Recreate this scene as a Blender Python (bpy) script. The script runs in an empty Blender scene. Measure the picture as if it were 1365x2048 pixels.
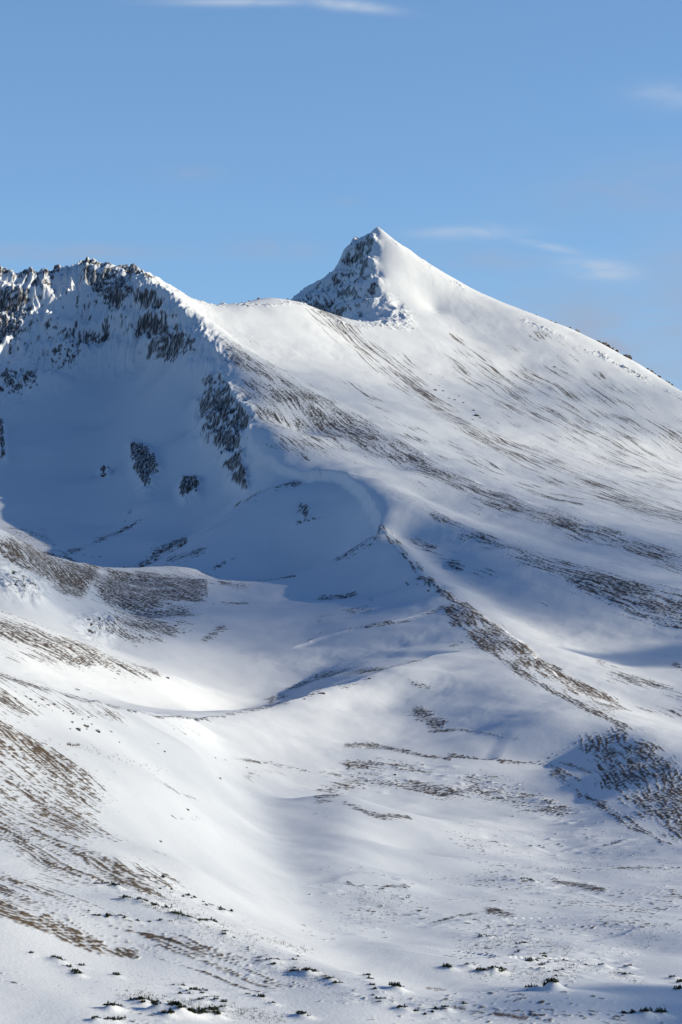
import bpy, math, random, time
import numpy as np
from mathutils import Vector

Q = 0.95            # mesh density
T0 = time.time()
rng = np.random.RandomState(7)
random.seed(7)
scene = bpy.context.scene
COL = scene.collection

# ------------------------------------------------------------------ camera model
F = 4834.0                        # focal length in photograph pixels (85 mm on a 24 mm wide frame)
PITCH = math.atan((1500 - 1024) / F)
CP, SP = math.cos(PITCH), math.sin(PITCH)

def pt(px, py, Y):
    """a surveyed point: bearing and elevation as sighted, Y metres north of the viewpoint"""
    cx, cy = (px - 682.5) / F, (1024 - py) / F
    t = Y / (CP - cy * SP)
    return (t * cx, Y, t * (SP + cy * CP))

def sight(X, Y, Z):
    d = Y * CP + Z * SP
    d = np.maximum(d, 1.0)
    return 682.5 + F * X / d, 1024 - F * (-Y * SP + Z * CP) / d

# ------------------------------------------------------------------ noise
_P = rng.permutation(1024).astype(np.int32)
_P = np.concatenate([_P, _P])
_A = np.linspace(0, 2 * np.pi, 1024, endpoint=False)
_GX, _GY = np.cos(_A).astype(np.float32), np.sin(_A).astype(np.float32)

def noise2(x, y, seed=0):
    x = x + seed * 17.31; y = y + seed * 9.73
    xf, yf = np.floor(x), np.floor(y)
    xi, yi = xf.astype(np.int32) & 1023, yf.astype(np.int32) & 1023
    fx, fy = (x - xf).astype(np.float32), (y - yf).astype(np.float32)
    u = fx * fx * fx * (fx * (fx * 6 - 15) + 10); v = fy * fy * fy * (fy * (fy * 6 - 15) + 10)
    xj, yj = (xi + 1) & 1023, (yi + 1) & 1023
    a, b = _P[xi], _P[xj]
    def g(h, dx, dy): return _GX[h] * dx + _GY[h] * dy
    n00 = g(_P[a + yi], fx, fy); n10 = g(_P[b + yi], fx - 1, fy)
    n01 = g(_P[a + yj], fx, fy - 1); n11 = g(_P[b + yj], fx - 1, fy - 1)
    n0 = n00 + u * (n10 - n00); n1 = n01 + u * (n11 - n01)
    return (n0 + v * (n1 - n0)) * 1.5

def fbm(x, y, wl, octs, seed=0, gain=0.5, ridged=False):
    s = 0; a = 1.0; tot = 0
    for k in range(octs):
        n = noise2(x / wl, y / wl, seed + k * 3)
        if ridged: n = 1 - 2 * np.abs(n)
        s = s + a * n; tot += a; a *= gain; wl *= 0.5
    return s / tot

def sstep(a, b, x):
    t = np.clip((x - a) / (b - a), 0, 1); return t * t * (3 - 2 * t)

# ------------------------------------------------------------------ survey lines (px, py, Y)
LINES = [
 # foreground floor
 [(-500,2060,560),(0,2048,590),(300,2040,620),(682,2048,645),(1000,2048,660),(1365,2048,670),(1900,2048,680)],
 [(-400,1780,700),(0,1830,700),(130,1868,700),(260,1905,697),(400,1940,692),(560,1975,685)],
 [(0,1700,780)],[(0,1600,840)],[(-10,1500,910)],[(0,1420,1000)],
 [(200,1780,760)],[(200,1700,800)],[(200,1550,940)],[(200,1450,1120)],
 [(250,1797,745),(330,1822,735),(400,1850,725),(500,1880,720),(600,1910,712),(680,1945,695)],
 [(400,1750,835)],[(470,1750,930)],[(380,1600,1050)],[(440,1600,1190)],[(390,1500,1330)],[(300,1680,890)],[(300,1560,1000)],
 # valley axis
 [(900,1985,715),(760,1960,720),(680,1930,745),(640,1895,790),(590,1820,915),(560,1740,1050),(530,1660,1220),(490,1580,1400),(440,1500,1570),(400,1438,1670)],
 [(640,1830,920),(665,1770,1010),(690,1700,1150),(700,1640,1280),(690,1590,1400)],
 # near lip
 [(-500,1230,900),(-300,1270,960),(0,1350,1100),(80,1375,1160),(150,1395,1230),(280,1425,1430),(400,1438,1650),(460,1430,1750),(530,1412,1850),(620,1385,1920),(700,1362,1980),(780,1335,2040),(860,1313,2100),(930,1300,2130)],
 [(-300,1330,1250),(0,1378,1380),(150,1412,1500),(300,1432,1640)],
 # basin floor behind lip
 [(300,1422,1800),(380,1433,1850),(470,1422,1990),(540,1398,2080),(610,1370,2150)],
 [(0,1300,1750),(100,1368,1700),(200,1402,1700)],
 [(-300,1180,1900),(0,1225,1950),(100,1262,1950),(170,1290,1950),(250,1325,1950),(330,1357,1950)],
 [(-200,1180,2080),(0,1212,2080),(80,1240,2080),(150,1282,2030),(220,1320,2010)],
 [(-300,1090,2000),(0,1160,2150),(60,1180,2150)],
 [(240,1230,2450)],[(200,1285,2170)],[(330,1280,2250)],[(350,1350,2020)],
 [(500,1200,2600)],[(480,1300,2300)],[(430,1390,2020)],[(400,1230,2450)],
 # moraine crest
 [(-400,950,2100),(-150,1020,2250),(0,1068,2350),(50,1085,2450),(100,1112,2550),(150,1125,2650),(210,1133,2750),(290,1128,2800),(370,1127,2850),(450,1147,2850),(580,1152,2900),(650,1146,2890)],
 [(0,1110,2300)],[(110,1150,2450)],[(240,1165,2650)],[(330,1170,2650)],
 # right mid face below U
 [(700,1420,1900)],[(700,1490,1760)],[(620,1500,1690)],
 [(800,1400,1940)],[(800,1450,1850)],
 [(700,1492,1740),(800,1502,1720),(890,1514,1700),(1000,1522,1690),(1100,1532,1680)],
 [(680,1545,1620),(800,1560,1610),(900,1572,1600),(1050,1585,1580),(1150,1610,1520)],
 [(720,1625,1420),(850,1632,1430),(1000,1640,1440),(1100,1660,1420)],
 [(800,1700,1240)],[(800,1750,1130)],[(800,1820,960)],[(800,1900,800)],
 [(950,1400,1900)],[(950,1465,1790)],[(950,1720,1230)],[(950,1830,960)],[(950,1920,780)],
 [(1100,1470,1730)],[(1100,1720,1290)],[(1100,1800,1060)],[(1100,1900,840)],[(1100,1980,700)],
 [(1250,1520,1620)],[(1250,1600,1480)],[(1250,1680,1340)],[(1250,1750,1180)],[(1250,1850,930)],[(1250,1950,790)],
 [(1365,1600,1430)],[(1365,1690,1300)],[(1600,1700,1250)],[(1600,1850,900)],
 # hollow between T and U
 [(800,1294,2230)],[(720,1325,2170)],[(660,1352,2120)],
 # T spur
 [(905,1200,2390),(880,1212,2370),(820,1235,2340),(750,1248,2330),(680,1262,2330),(620,1280,2320),(575,1300,2290)],
 # D crest
 [(762,1055,2800),(790,1080,2740),(850,1150,2550),(905,1197,2400),(960,1228,2310),(1000,1255,2240),(1060,1300,2115),(1110,1340,2030),(1160,1368,1985),(1250,1400,1950),(1365,1440,1890),(1700,1520,1700)],
 [(900,1245,2290),(960,1290,2155),(1050,1350,1990),(1150,1405,1850),(1250,1453,1740),(1310,1488,1650),(1365,1535,1540),(1500,1600,1440)],
 [(880,1340,2040)],[(1000,1360,1965)],[(1060,1398,1870)],[(1110,1435,1770)],[(1180,1445,1755)],[(1020,1440,1790)],
 # G3 gully and C rib
 [(800,1075,2800),(900,1150,2600),(1000,1210,2450),(1100,1265,2320),(1200,1310,2200),(1300,1350,2080),(1365,1378,2000),(1600,1430,1850)],
 [(950,1110,2650),(1100,1190,2470),(1250,1240,2360),(1365,1270,2280)],
 [(690,943,3080),(760,958,3020),(850,1008,2900),(950,1058,2780),(1100,1112,2630),(1250,1150,2520),(1365,1180,2430),(1700,1225,2280)],
 [(850,995,3030),(950,1035,2930),(1100,1085,2800),(1250,1125,2680),(1365,1150,2600),(1700,1190,2450)],
 [(700,900,3330)],[(800,940,3250)],[(600,870,3430)],
 # A rib, G1, B rib
 [(400,640,4020),(500,700,3900),(600,760,3750),(700,815,3600),(800,875,3430),(900,935,3280),(960,968,3180),(1100,1020,3000),(1250,1070,2850),(1365,1105,2750),(1700,1160,2600)],
 [(500,670,4050),(600,725,3950),(700,775,3850),(800,830,3700),(900,890,3550),(1000,945,3400),(1100,985,3250),(1250,1030,3080),(1365,1065,2980),(1700,1130,2800)],
 [(620,612,4400),(680,650,4300),(720,690,4230),(800,750,4100),(900,815,3950),(1000,870,3780),(1100,920,3620),(1250,980,3420),(1365,1020,3300),(1700,1090,3100)],
 [(870,620,4620)],[(950,680,4480)],[(1050,740,4350)],[(1200,830,4130)],[(1365,920,3960)],
 [(900,750,4200)],[(1100,850,3960)],[(1250,930,3760)],
 [(1600,1010,3600)],
 # E arete (cirque rim)
 [(285,548,4100),(330,600,3980),(380,655,3850),(450,722,3700),(437,745,3650),(470,800,3520),(500,835,3430),(497,860,3380),(515,895,3300),(560,925,3230),(600,942,3180),(640,937,3150),(690,943,3080),(730,975,2980),(755,1020,2880),(762,1055,2800)],
 # skyline, left summit to saddle
 [(-500,640,3900),(-200,560,4080),(0,553,4140),(60,552,4150),(100,556,4150),(150,550,4150),(168,534,4150),(200,531,4150),(245,538,4150),(262,552,4130),(285,548,4100),(330,580,4050),(380,600,4100),(430,610,4200),(500,611,4350),(580,605,4450),(620,612,4400),(680,645,4310),(720,652,4330)],
 # cirque wall
 [(200,1170,2950)],[(200,1120,3120)],[(200,1050,3350)],[(200,950,3600)],[(200,850,3800)],[(200,760,3950)],[(200,700,4020)],[(200,620,4090)],
 [(0,1120,2950)],[(0,1000,3380)],[(0,900,3640)],[(0,800,3840)],[(0,700,3980)],[(0,620,4080)],[(100,1140,2900)],
 [(100,900,3650)],[(100,760,3920)],[(100,650,4040)],[(-300,900,3600)],[(-300,1050,3050)],[(-300,700,3950)],
 [(300,660,3990)],[(300,720,3930)],[(350,720,3850)],[(400,780,3690)],[(390,850,3600)],[(300,900,3560)],[(400,950,3430)],[(300,1000,3350)],[(300,1080,3180)],[(450,950,3350)],[(475,975,3290)],
 [(330,1150,3090)],[(430,1060,3210)],
 # S1 spur, small bowl, S2
 [(640,937,3150),(600,948,3160),(540,967,3155),(465,1012,3135),(370,1080,3080),(290,1125,3000)],
 [(650,985,3040)],[(600,1020,3000)],[(600,1085,2950)],[(520,1110,2920)],[(700,1030,2950)],[(700,1075,2890)],
 [(762,1058,2790),(710,1090,2820),(665,1120,2850),(620,1143,2880)],
 [(760,1130,2690)],[(785,1180,2570)],[(700,1195,2640)],[(640,1200,2600)],[(850,1205,2470)],[(580,1250,2430)],
 # the peak
 [(755,462,4800),(800,495,4810),(850,530,4820),(900,560,4820),(950,590,4820),(1000,618,4810),(1050,640,4800),(1100,665,4790),(1150,688,4770),(1200,705,4740),(1260,740,4690),(1300,762,4650),(1365,800,4580),(1700,1010,4250)],
 [(755,462,4800),(747,520,4700),(762,562,4620),(742,620,4560),(722,652,4500)],
 [(762,562,4620),(800,610,4570),(832,656,4440)],
 [(755,462,4800),(735,476,4820),(705,481,4850),(690,510,4860),(670,545,4870),(650,570,4880),(627,567,4890),(605,585,4900),(590,605,4900),(540,660,4920),(300,750,5000)],
 [(700,560,4780)],[(680,600,4720)],[(665,640,4650)],[(640,680,4540)],[(500,720,4700)],[(760,645,4440)],
]
pts = []
for ln in LINES:
    P = [np.array(pt(*p)) for p in ln]
    if len(P) == 1: pts.append(P[0]); continue
    pts.append(P[0])
    for a, b in zip(P[:-1], P[1:]):
        n = max(1, int(np.linalg.norm((b - a)[:2]) / 30))
        for k in range(1, n + 1): pts.append(a + (b - a) * k / n)
# ground behind the skyline falls away
for ln, dz in ((LINES[-7] if False else [l for l in LINES if l[0] == (755,462,4800) and len(l) == 14][0], 330),
               ([l for l in LINES if l[0] == (-500,640,3900)][0], 300)):
    for p in ln:
        if p[2] > 4240 and p[0] < 730 and p[0] > 350: continue
        q = np.array(pt(*p)); pts.append(q + np.array([q[0] * .1, 380, -dz])); pts.append(q + np.array([q[0] * .2, 900, -dz * 1.9]))
for x in (-500, 0, 500): pts.append(np.array([x, 5400., 560.])); pts.append(np.array([x, 6100., 250.]))
# the slope the viewer stands on
for x in (-150, 0, 150):
    for y, z in ((-250, 25), (-100, 8), (0, -1.9), (60, -27), (150, -55), (300, -74), (450, -76)): pts.append(np.array([x * (1 + y / 600.), y, z]))
pts = np.array(pts)
_, ui = np.unique(np.round(pts[:, :2] / 4).astype(int), axis=0, return_index=True)
pts = pts[np.sort(ui)]
CM = 10.0
def ker(dx, dy): return np.sqrt(dx * dx + dy * dy + CM * CM)
N = len(pts)
K = -ker(pts[:, None, 0] - pts[None, :, 0], pts[:, None, 1] - pts[None, :, 1])
K[np.arange(N), np.arange(N)] -= -1.2
A = np.zeros((N + 3, N + 3)); A[:N, :N] = K; A[:N, N] = 1; A[:N, N + 1] = pts[:, 0] / 1000; A[:N, N + 2] = pts[:, 1] / 1000
A[N:, :N] = A[:N, N:].T
sol = np.linalg.solve(A, np.concatenate([pts[:, 2], [0, 0, 0]]))
W = sol
print('survey points', N, 'fit err', np.abs(A[:N] @ sol - pts[:, 2]).max())
def base_height(X, Y):
    out = np.zeros(X.size); x = X.ravel().astype(float); y = Y.ravel().astype(float)
    for i in range(0, x.size, 8192):
        s = slice(i, i + 8192)
        k = -ker(x[s, None] - pts[None, :, 0], y[s, None] - pts[None, :, 1])
        out[s] = k @ W[:N] + W[N] + W[N + 1] * x[s] / 1000 + W[N + 2] * y[s] / 1000
    return out.reshape(X.shape)

# ------------------------------------------------------------------ terrain grid
def axis_rows():
    segs = [(-380, 520, 14), (520, 1500, .95 / Q), (1500, 2400, 1.5 / Q), (2400, 4920, 1.9 / Q), (4920, 7000, 25)]
    r = [np.arange(a, b, d) for a, b, d in segs]
    return np.concatenate(r + [[7000.]])
rows = axis_rows()
ui_ = np.linspace(-.148, .148, int(940 * Q))
side = .148 + .30 * (np.linspace(0, 1, 60)[1:]) ** 1.6
cols = np.concatenate([-side[::-1], ui_, side])
NR, NC = len(rows), len(cols)
RS = 4 if Q > .7 else 3
ri = np.unique(np.concatenate([np.arange(0, NR, RS), [NR - 1]])); ci = np.unique(np.concatenate([np.arange(0, NC, RS), [NC - 1]]))
def XY(r, c):
    Y = np.repeat(r[:, None], len(c), 1); return c[None, :] * (Y + 400), Y
Xc, Yc = XY(rows[ri], cols[ci])
Zc = base_height(Xc, Yc)
def cubic_up(Z, src, dst, ax):
    Z = np.moveaxis(Z, ax, 0)
    m = np.empty_like(Z); m[1:-1] = (Z[2:] - Z[:-2]) / (src[2:] - src[:-2])[:, None]; m[0] = (Z[1] - Z[0]) / (src[1] - src[0]); m[-1] = (Z[-1] - Z[-2]) / (src[-1] - src[-2])
    k = np.clip(np.searchsorted(src, dst, side='right') - 1, 0, len(src) - 2)
    h = (src[k + 1] - src[k])[:, None]; t = ((dst - src[k])[:, None] / h).astype(np.float32)
    o = (2*t**3-3*t**2+1) * Z[k] + (t**3-2*t**2+t) * h * m[k] + (-2*t**3+3*t**2) * Z[k+1] + (t**3-t**2) * h * m[k+1]
    return np.moveaxis(o.astype(np.float32), 0, ax)
Z0 = cubic_up(cubic_up(Zc, rows[ri], rows, 0), cols[ci], cols, 1)
X, Y = XY(rows, cols)
X = X.astype(np.float32); Y = Y.astype(np.float32)
print('base', NR, NC, round(time.time() - T0, 1))
PX, PY = sight(X, Y, Z0)

# ------------------------------------------------------------------ cover maps: traced patches laid on the ground
MG = 300; MW, MH = (1365 + 2 * MG) // 2, (2048 + 2 * MG) // 2
gx, gy = np.meshgrid(np.arange(MW) * 2 - MG, np.arange(MH) * 2 - MG)
def poly(P, blur=10):
    P = np.array(P, float); x0, y0 = P.min(0) - 4 * blur; x1, y1 = P.max(0) + 4 * blur
    i0, i1 = max(0, int((y0 + MG) / 2)), min(MH, int((y1 + MG) / 2) + 1); j0, j1 = max(0, int((x0 + MG) / 2)), min(MW, int((x1 + MG) / 2) + 1)
    a, b = gx[i0:i1, j0:j1], gy[i0:i1, j0:j1]; ins = np.zeros(a.shape, bool)
    for k in range(len(P)):
        (xa, ya), (xb, yb) = P[k], P[k - 1]
        if ya == yb: continue
        ins ^= ((ya > b) != (yb > b)) & (a < (xb - xa) * (b - ya) / (yb - ya) + xa)
    m = np.zeros((MH, MW), np.float32); m[i0:i1, j0:j1] = ins
    r = max(1, int(blur / 2))
    for _ in range(2):
        for ax in (0, 1):
            c = np.cumsum(m, ax); pad = [(0, 0), (0, 0)]; pad[ax] = (r + 1, r); c = np.pad(c, pad, 'edge')
            n = m.shape[ax]
            m = ((c[2 * r + 1:2 * r + 1 + n] - c[:n]) if ax == 0 else (c[:, 2 * r + 1:2 * r + 1 + n] - c[:, :n])) / (2 * r + 1)
    return m
def band(L, w):
    """soft band round a traced line; w = half width"""
    m = np.zeros((MH, MW), np.float32)
    for (xa, ya), (xb, yb) in zip(L[:-1], L[1:]):
        q = 3 * w
        i0, i1 = max(0, int((min(ya, yb) - q + MG) / 2)), min(MH, int((max(ya, yb) + q + MG) / 2) + 1); j0, j1 = max(0, int((min(xa, xb) - q + MG) / 2)), min(MW, int((max(xa, xb) + q + MG) / 2) + 1)
        if i1 <= i0 or j1 <= j0: continue
        a, b = gx[i0:i1, j0:j1], gy[i0:i1, j0:j1]; dx, dy = xb - xa, yb - ya
        t = np.clip(((a - xa) * dx + (b - ya) * dy) / (dx * dx + dy * dy), 0, 1)
        d = np.hypot(a - xa - t * dx, b - ya - t * dy)
        m[i0:i1, j0:j1] = np.maximum(m[i0:i1, j0:j1], np.exp(-(d / w) ** 2))
    return m
def lay(m):
    fx = np.clip((PX + MG) / 2, 0, MW - 1.01); fy = np.clip((PY + MG) / 2, 0, MH - 1.01)
    i, j = fy.astype(int), fx.astype(int); u, v = fx - j, fy - i
    return ((m[i, j] * (1 - u) + m[i, j + 1] * u) * (1 - v) + (m[i + 1, j] * (1 - u) + m[i + 1, j + 1] * u) * v).astype(np.float32)

def wdir(a, b):
    a, b = np.array(pt(*a)), np.array(pt(*b)); d = (b - a)[:2]; return d / np.linalg.norm(d)
# ---- crags: broken rock walls -------------------------------------------------
c_head = lay(poly([(-200,540),(0,548),(150,530),(285,545),(330,590),(385,650),(455,722),(430,745),(380,712),(330,700),(280,740),(200,730),(110,770),(50,800),(0,800),(-200,900)], 26)) * (Y > 3300)
c_rib = lay(poly([(425,730),(480,795),(505,832),(488,880),(497,965),(470,975),(440,905),(398,880),(400,840),(392,790)], 12)) * (Y > 3100) * (Y < 3900)
c_out = lay(np.maximum.reduce([poly([(255,878),(300,895),(325,940),(290,990),(266,945)], 8), poly([(360,955),(398,950),(402,985),(368,1002),(356,980)], 7), band([(205,943),(214,945)], 7),
                               band([(0,850),(6,920)], 7), band([(480,930),(490,970)], 7)])) * (Y > 2900) * (Y < 3900)
c_peak = lay(poly([(756,462),(700,478),(655,560),(585,600),(600,640),(730,655),(750,620),(768,575),(750,530)], 8)) * (Y > 4480)
c_peak2 = lay(poly([(765,585),(800,600),(832,655),(760,655),(740,630)], 8)) * (Y > 4380)
c_low = lay(np.maximum.reduce([poly([(0,1125),(50,1140),(95,1170),(85,1205),(40,1200),(0,1185)], 12), poly([(130,1230),(240,1235),(235,1265),(200,1290),(160,1265)], 10)])) * (Y > 1700) * (Y < 2700)
# ridge-top rocks along the skylines
sk_l = lay(band([(-100,560),(0,553),(100,556),(165,533),(245,538),(262,552),(285,548),(300,560)], 14)) * (Y > 3500)
sk_s = lay(np.maximum(band([(300,560),(380,600),(430,610),(500,611),(580,605),(620,612),(680,645),(720,652),(832,657)], 5), band([(600,598),(640,570)], 8))) * (Y > 3900)
sk_r = lay(np.maximum(band([(765,470),(900,560),(1050,640),(1150,688)], 4) * .62, band([(1150,688),(1200,706),(1260,741),(1365,800)], 5))) * (Y > 3900)
Z = Z0.copy()
def sub(mask, fn, thr=.01):
    k = mask > thr
    out = np.zeros(mask.shape, np.float32)
    if k.any(): out[k] = fn(X[k], Y[k], Z0[k]) * mask[k]
    return out
def crag(wx, wy, amp, octs=4, seed=0, terr=0, per=50):
    def f(x, y, z):
        a = x + 12 * noise2(x / 60, y / 60, seed + 50); b = y + 20 * noise2(x / 70, y / 70, seed + 51)
        h = amp * fbm(a / wx, b / wy, 1.0, octs, seed, .55, ridged=True)
        if terr:
            ph = (z + 10 * noise2(x / 45, y / 60, seed + 60) + 5 * noise2(x / 15, y / 25, seed + 61)) / per * 2 * np.pi
            h = h + terr * np.sin(ph) * (.5 + .9 * sstep(-.3, .3, noise2(x / 50, y / 90, seed + 62)))
        return h
    return f
Z += sub(c_head, crag(34, 90, 15, 4, 1, 5.5, 58)) + sub(c_head, lambda x, y, z: 7 * fbm((x + 10 * noise2(x / 50, z / 50, 88)) / 15, y / 95, 1.0, 2, 89, .6, ridged=True))
Z += sub(c_rib, crag(30, 40, 15, 5, 11, 5, 40))
Z += sub(c_out, crag(20, 26, 9, 4, 21)) + sub(c_out, lambda x, y, z: x * 0 + 7)
Z += sub(c_peak, crag(38, 60, 11, 5, 31, 6, 52))
Z += sub(c_peak2, crag(34, 55, 8, 4, 33))
Z += sub(c_low, crag(22, 30, 6, 4, 41))
spk = lambda wl, amp, sd: (lambda x, y, z: amp * np.maximum(fbm(x, y, wl, 4, sd, .65) + .05, 0) * 2.2 * sstep(-.25, .35, noise2(x / (wl * 3.5), y / (wl * 3.5), sd + 9)))
Z += sub(sk_l, spk(14, 9, 71)) + sub(sk_s, spk(11, 3.2, 72)) + sub(sk_r, spk(13, 6, 73))
# ---- wind lips and cornices: the ground breaks away sharply behind these crests
def lip(L, A, side=1, w1=4, w2=45):
    P = np.array([pt(*p)[:2] for p in L])
    i0, i1 = np.searchsorted(rows, [P[:, 1].min() - 3 * w2, P[:, 1].max() + 3 * w2])
    x, y = X[i0:i1], Y[i0:i1]; best = np.full(x.shape, 1e9, np.float32); sg = np.zeros(x.shape, np.float32); en = np.zeros(x.shape, np.float32)
    n = len(P) - 1
    for k in range(n):
        (xa, ya), (xb, yb) = P[k], P[k + 1]; dx, dy = xb - xa, yb - ya; q = dx * dx + dy * dy
        t = ((x - xa) * dx + (y - ya) * dy) / q; tc_ = np.clip(t, 0, 1); d = np.hypot(x - xa - tc_ * dx, y - ya - tc_ * dy)
        m = d < best; best = np.where(m, d, best); sg = np.where(m, np.sign((y - ya) * dx - (x - xa) * dy), sg); en = np.where(m, (k + tc_) / n, en)
    d = np.maximum(best * sg * side + 3 * noise2(x / 25, y / 25, 77), 0)
    Z[i0:i1] -= A * (1 - np.exp(-(d / w1) ** 1.5)) * np.exp(-d / w2) * sstep(0, .12, en) * sstep(1, .88, en)
lip([(380,655,3850),(450,722,3700),(437,745,3650),(470,800,3520),(500,835,3430),(497,860,3380),(515,895,3300),(560,925,3230),(600,942,3180),(640,937,3150)], 10, -1, 3, 110)
lip([(600,942,3180),(640,937,3150),(690,943,3080),(730,975,2980),(755,1020,2880),(762,1055,2800),(775,1068,2770)], 15, -1, 2.5, 170)
lip([(600,760,3750),(700,815,3600),(800,875,3430),(900,935,3280),(960,968,3180),(1100,1020,3000)], 4, 1, 5, 50)
lip([(690,943,3080),(760,958,3020),(850,1008,2900),(950,1058,2780),(1100,1112,2630),(1250,1150,2520),(1365,1180,2430)], 6, 1, 4, 50)
lip([(850,1150,2550),(905,1197,2400),(960,1228,2310),(1000,1255,2240),(1060,1300,2115),(1110,1340,2015),(1160,1368,1940)], 2.5, 1, 3, 30)
lip([(575,1300,2290),(620,1280,2320),(680,1262,2330),(750,1248,2330),(820,1235,2340),(880,1212,2370)], 2.5, -1, 5, 30)
lip([(530,1412,1850),(620,1385,1920),(700,1362,1980),(780,1335,2040),(860,1313,2100),(930,1300,2130)], 7, 1, 4, 45)
lip([(0,1350,1100),(80,1375,1160),(150,1395,1230),(280,1425,1430),(400,1438,1650),(460,1430,1750)], 2.5, 1, 3, 30)
lip([(100,1112,2550),(150,1125,2650),(210,1133,2750),(290,1128,2800),(370,1127,2850),(450,1147,2850),(580,1152,2900)], 3, 1, 3, 40)
lip([(250,1797,745),(330,1822,735),(400,1850,725),(500,1880,720),(600,1910,712)], 1.6, 1, 2, 20)
for L_ in ([(690,1492,1740),(800,1502,1720),(890,1514,1700),(1000,1522,1690)], [(640,1580,1530),(720,1553,1580),(800,1562,1580),(890,1580,1560)]):
    lip(L_, 3.2, 1, 2.5, 28)
for L_ in ([(850,1852,900),(920,1832,940),(1000,1820,950),(1040,1832,930)], [(1080,1765,1120),(1150,1768,1110),(1220,1785,1060)], [(640,1800,1000),(720,1778,1060),(800,1776,1060)], [(960,1690,1330),(1060,1690,1330),(1130,1700,1300)], [(1180,1850,880),(1300,1830,920)], [(930,1930,780),(1010,1925,800),(1120,1940,770)]):
    lip(L_, 1.0, 1, 4, 18)
# ---- soft relief of drifted snow everywhere -------------------------------------
nearf = sstep(2200, 900, Y)
Z += fbm(X, Y, 90, 2, 101) * (1.6 + 1.2 * sstep(2000, 4000, Y)) * (1 - .5 * nearf)
Z += fbm(X * .8 + Y * .25, Y * .6 - X * .1, 42, 2, 111) * (1.1 + .8 * nearf) * (1 - .4 * sstep(2400, 3500, Y))
Z += fbm(X + 6 * noise2(X / 40, Y / 40, 105), Y * .55, 24, 3, 103, .45) * .8 * (.5 + .25 * sstep(1500, 3500, Y)) * (.35 + .9 * sstep(-.4, .5, noise2(X / 110, Y / 130, 121)))
ax_, ay_, az_ = pt(755, 462, 4800)
Z += 9 * np.exp(-np.hypot(X - ax_, Y - ay_) / 26)
Z += sstep(-.2, .5, noise2(X / 70, Y / 90, 120)) * fbm(X * .22 + 2 * noise2(X / 16, Y / 16, 106), Y * .9 + X * .12, 5.5, 1, 104, .35) * .05

# ---- cover: heath and scree showing through the snow ------------------------------
cover = np.zeros(Z.shape, np.float32); brown = np.zeros(Z.shape, np.float32)
def streaks(mask, dens, d, across, along, seed, brn=0., soft=.05, octs=3, rough=.25, ymin=0, ymax=9e9, patch=1.):
    global Z
    m = lay(mask) if mask.shape == (MH, MW) else mask
    m = m * (Y > ymin) * (Y < ymax); k = m > .02
    if not k.any(): return
    x, y, z = X[k], Y[k], Z0[k]
    across = across * (1.9 if across < 1.3 else 1.35); octs = 2
    wx = x + across * .9 * noise2(x / (along * 1.8), y / (along * 1.8), seed + 7); wy = y + along * .2 * noise2(x / along, y / along, seed + 8)
    along_ = along * 2.2
    t = wx * d[0] + wy * d[1]; s = wx * -d[1] + wy * d[0]
    n = fbm(s / across, t / along_, 1.0, octs, seed, .65)
    big = fbm(s / (across * 6), t / (along_ * .9), 1.0, 2, seed + 3)
    fine = noise2(x / 2.6, y / 4.2 + z / 3, seed + 5) + noise2(x / 1.2, y / 2.6 + z / 2, seed + 6) * .6
    far = 1 + (Y[k] > 2300) * .8
    thin = noise2(s / (across * .5), t / (along_ * .45), seed + 11) + .7 * noise2(s / (across * .8) + t / (along_ * .5), t / (along_ * .10), seed + 12)
    v = .5 + n * (.50 + .12 * (1 - patch)) + big * (.12 + .22 * patch) + fine * rough * .35 + (.06 + .26 * patch) * noise2(x / 55, y / 55, seed + 13)
    q = v - (1 - m[k] * dens)
    c = sstep(-.07 - soft, .17 + soft, q) * (.30 + .70 * sstep(-.55, .40, thin + .35 * fine)) * .95
    cover[k] = np.maximum(cover[k], c); brown[k] = np.maximum(brown[k], np.clip(.22 + brn * .9 + .3 * noise2(x / 9, y / 14, seed + 9), 0, 1) * (c > .02))
    Z[k] += c * (.18 + fine * .22)
# right flank
dA = wdir((500,700,3900), (960,968,3180)); dB = wdir((720,690,4230), (1100,920,3620)); dC = wdir((850,1008,2900), (1250,1150,2520)); dD = wdir((905,1197,2400), (1110,1340,2000))
dM = wdir((950,680,4420), (1365,920,3820))
streaks(poly([(320,575),(400,640),(500,700),(600,760),(700,812),(800,872),(900,932),(960,965),(1100,1018),(1365,1102),(1500,1150),(1365,1140),(1100,1060),(950,1010),(850,960),(700,900),(560,820),(430,690)], 16), .68, dA, 2.8, 44, 201, ymin=2500, patch=.6, rough=.6)
streaks(poly([(400,650),(560,790),(760,920),(900,990),(780,935),(640,915),(540,880),(500,830),(470,770)], 22), .58, dA, 2.6, 40, 202, ymin=2900, patch=.6, rough=.5)
streaks(poly([(520,870),(560,870),(640,915),(600,928),(550,910)], 14), .6, dA, 3.5, 40, 203, ymin=3000)
streaks(band([(900,950),(1000,1000),(1100,1040),(1250,1090),(1365,1130)], 30), .46, dA, 3, 90, 204, ymin=2500, patch=.3)
streaks(band([(640,625),(720,685),(850,790),(950,860),(1100,935),(1250,1000),(1400,1050)], 34), .58, dB, 3, 90, 205, .2, ymin=2900, patch=.3)
streaks(band([(700,760),(800,850),(950,930),(1150,1000)], 26), .40, dB, 4, 60, 206, ymin=2900)
streaks(poly([(860,640),(1000,690),(1150,720),(1300,790),(1365,830),(1500,900),(1500,1080),(1365,1020),(1150,930),(1000,850),(900,770)], 30), .47, dM, 3.4, 90, 207, .3, ymin=3000, patch=.5)
streaks(poly([(1000,610),(1150,700),(1300,790),(1260,790),(1100,700)], 14), .42, dM, 5, 40, 208, .5, ymin=3500)
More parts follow.
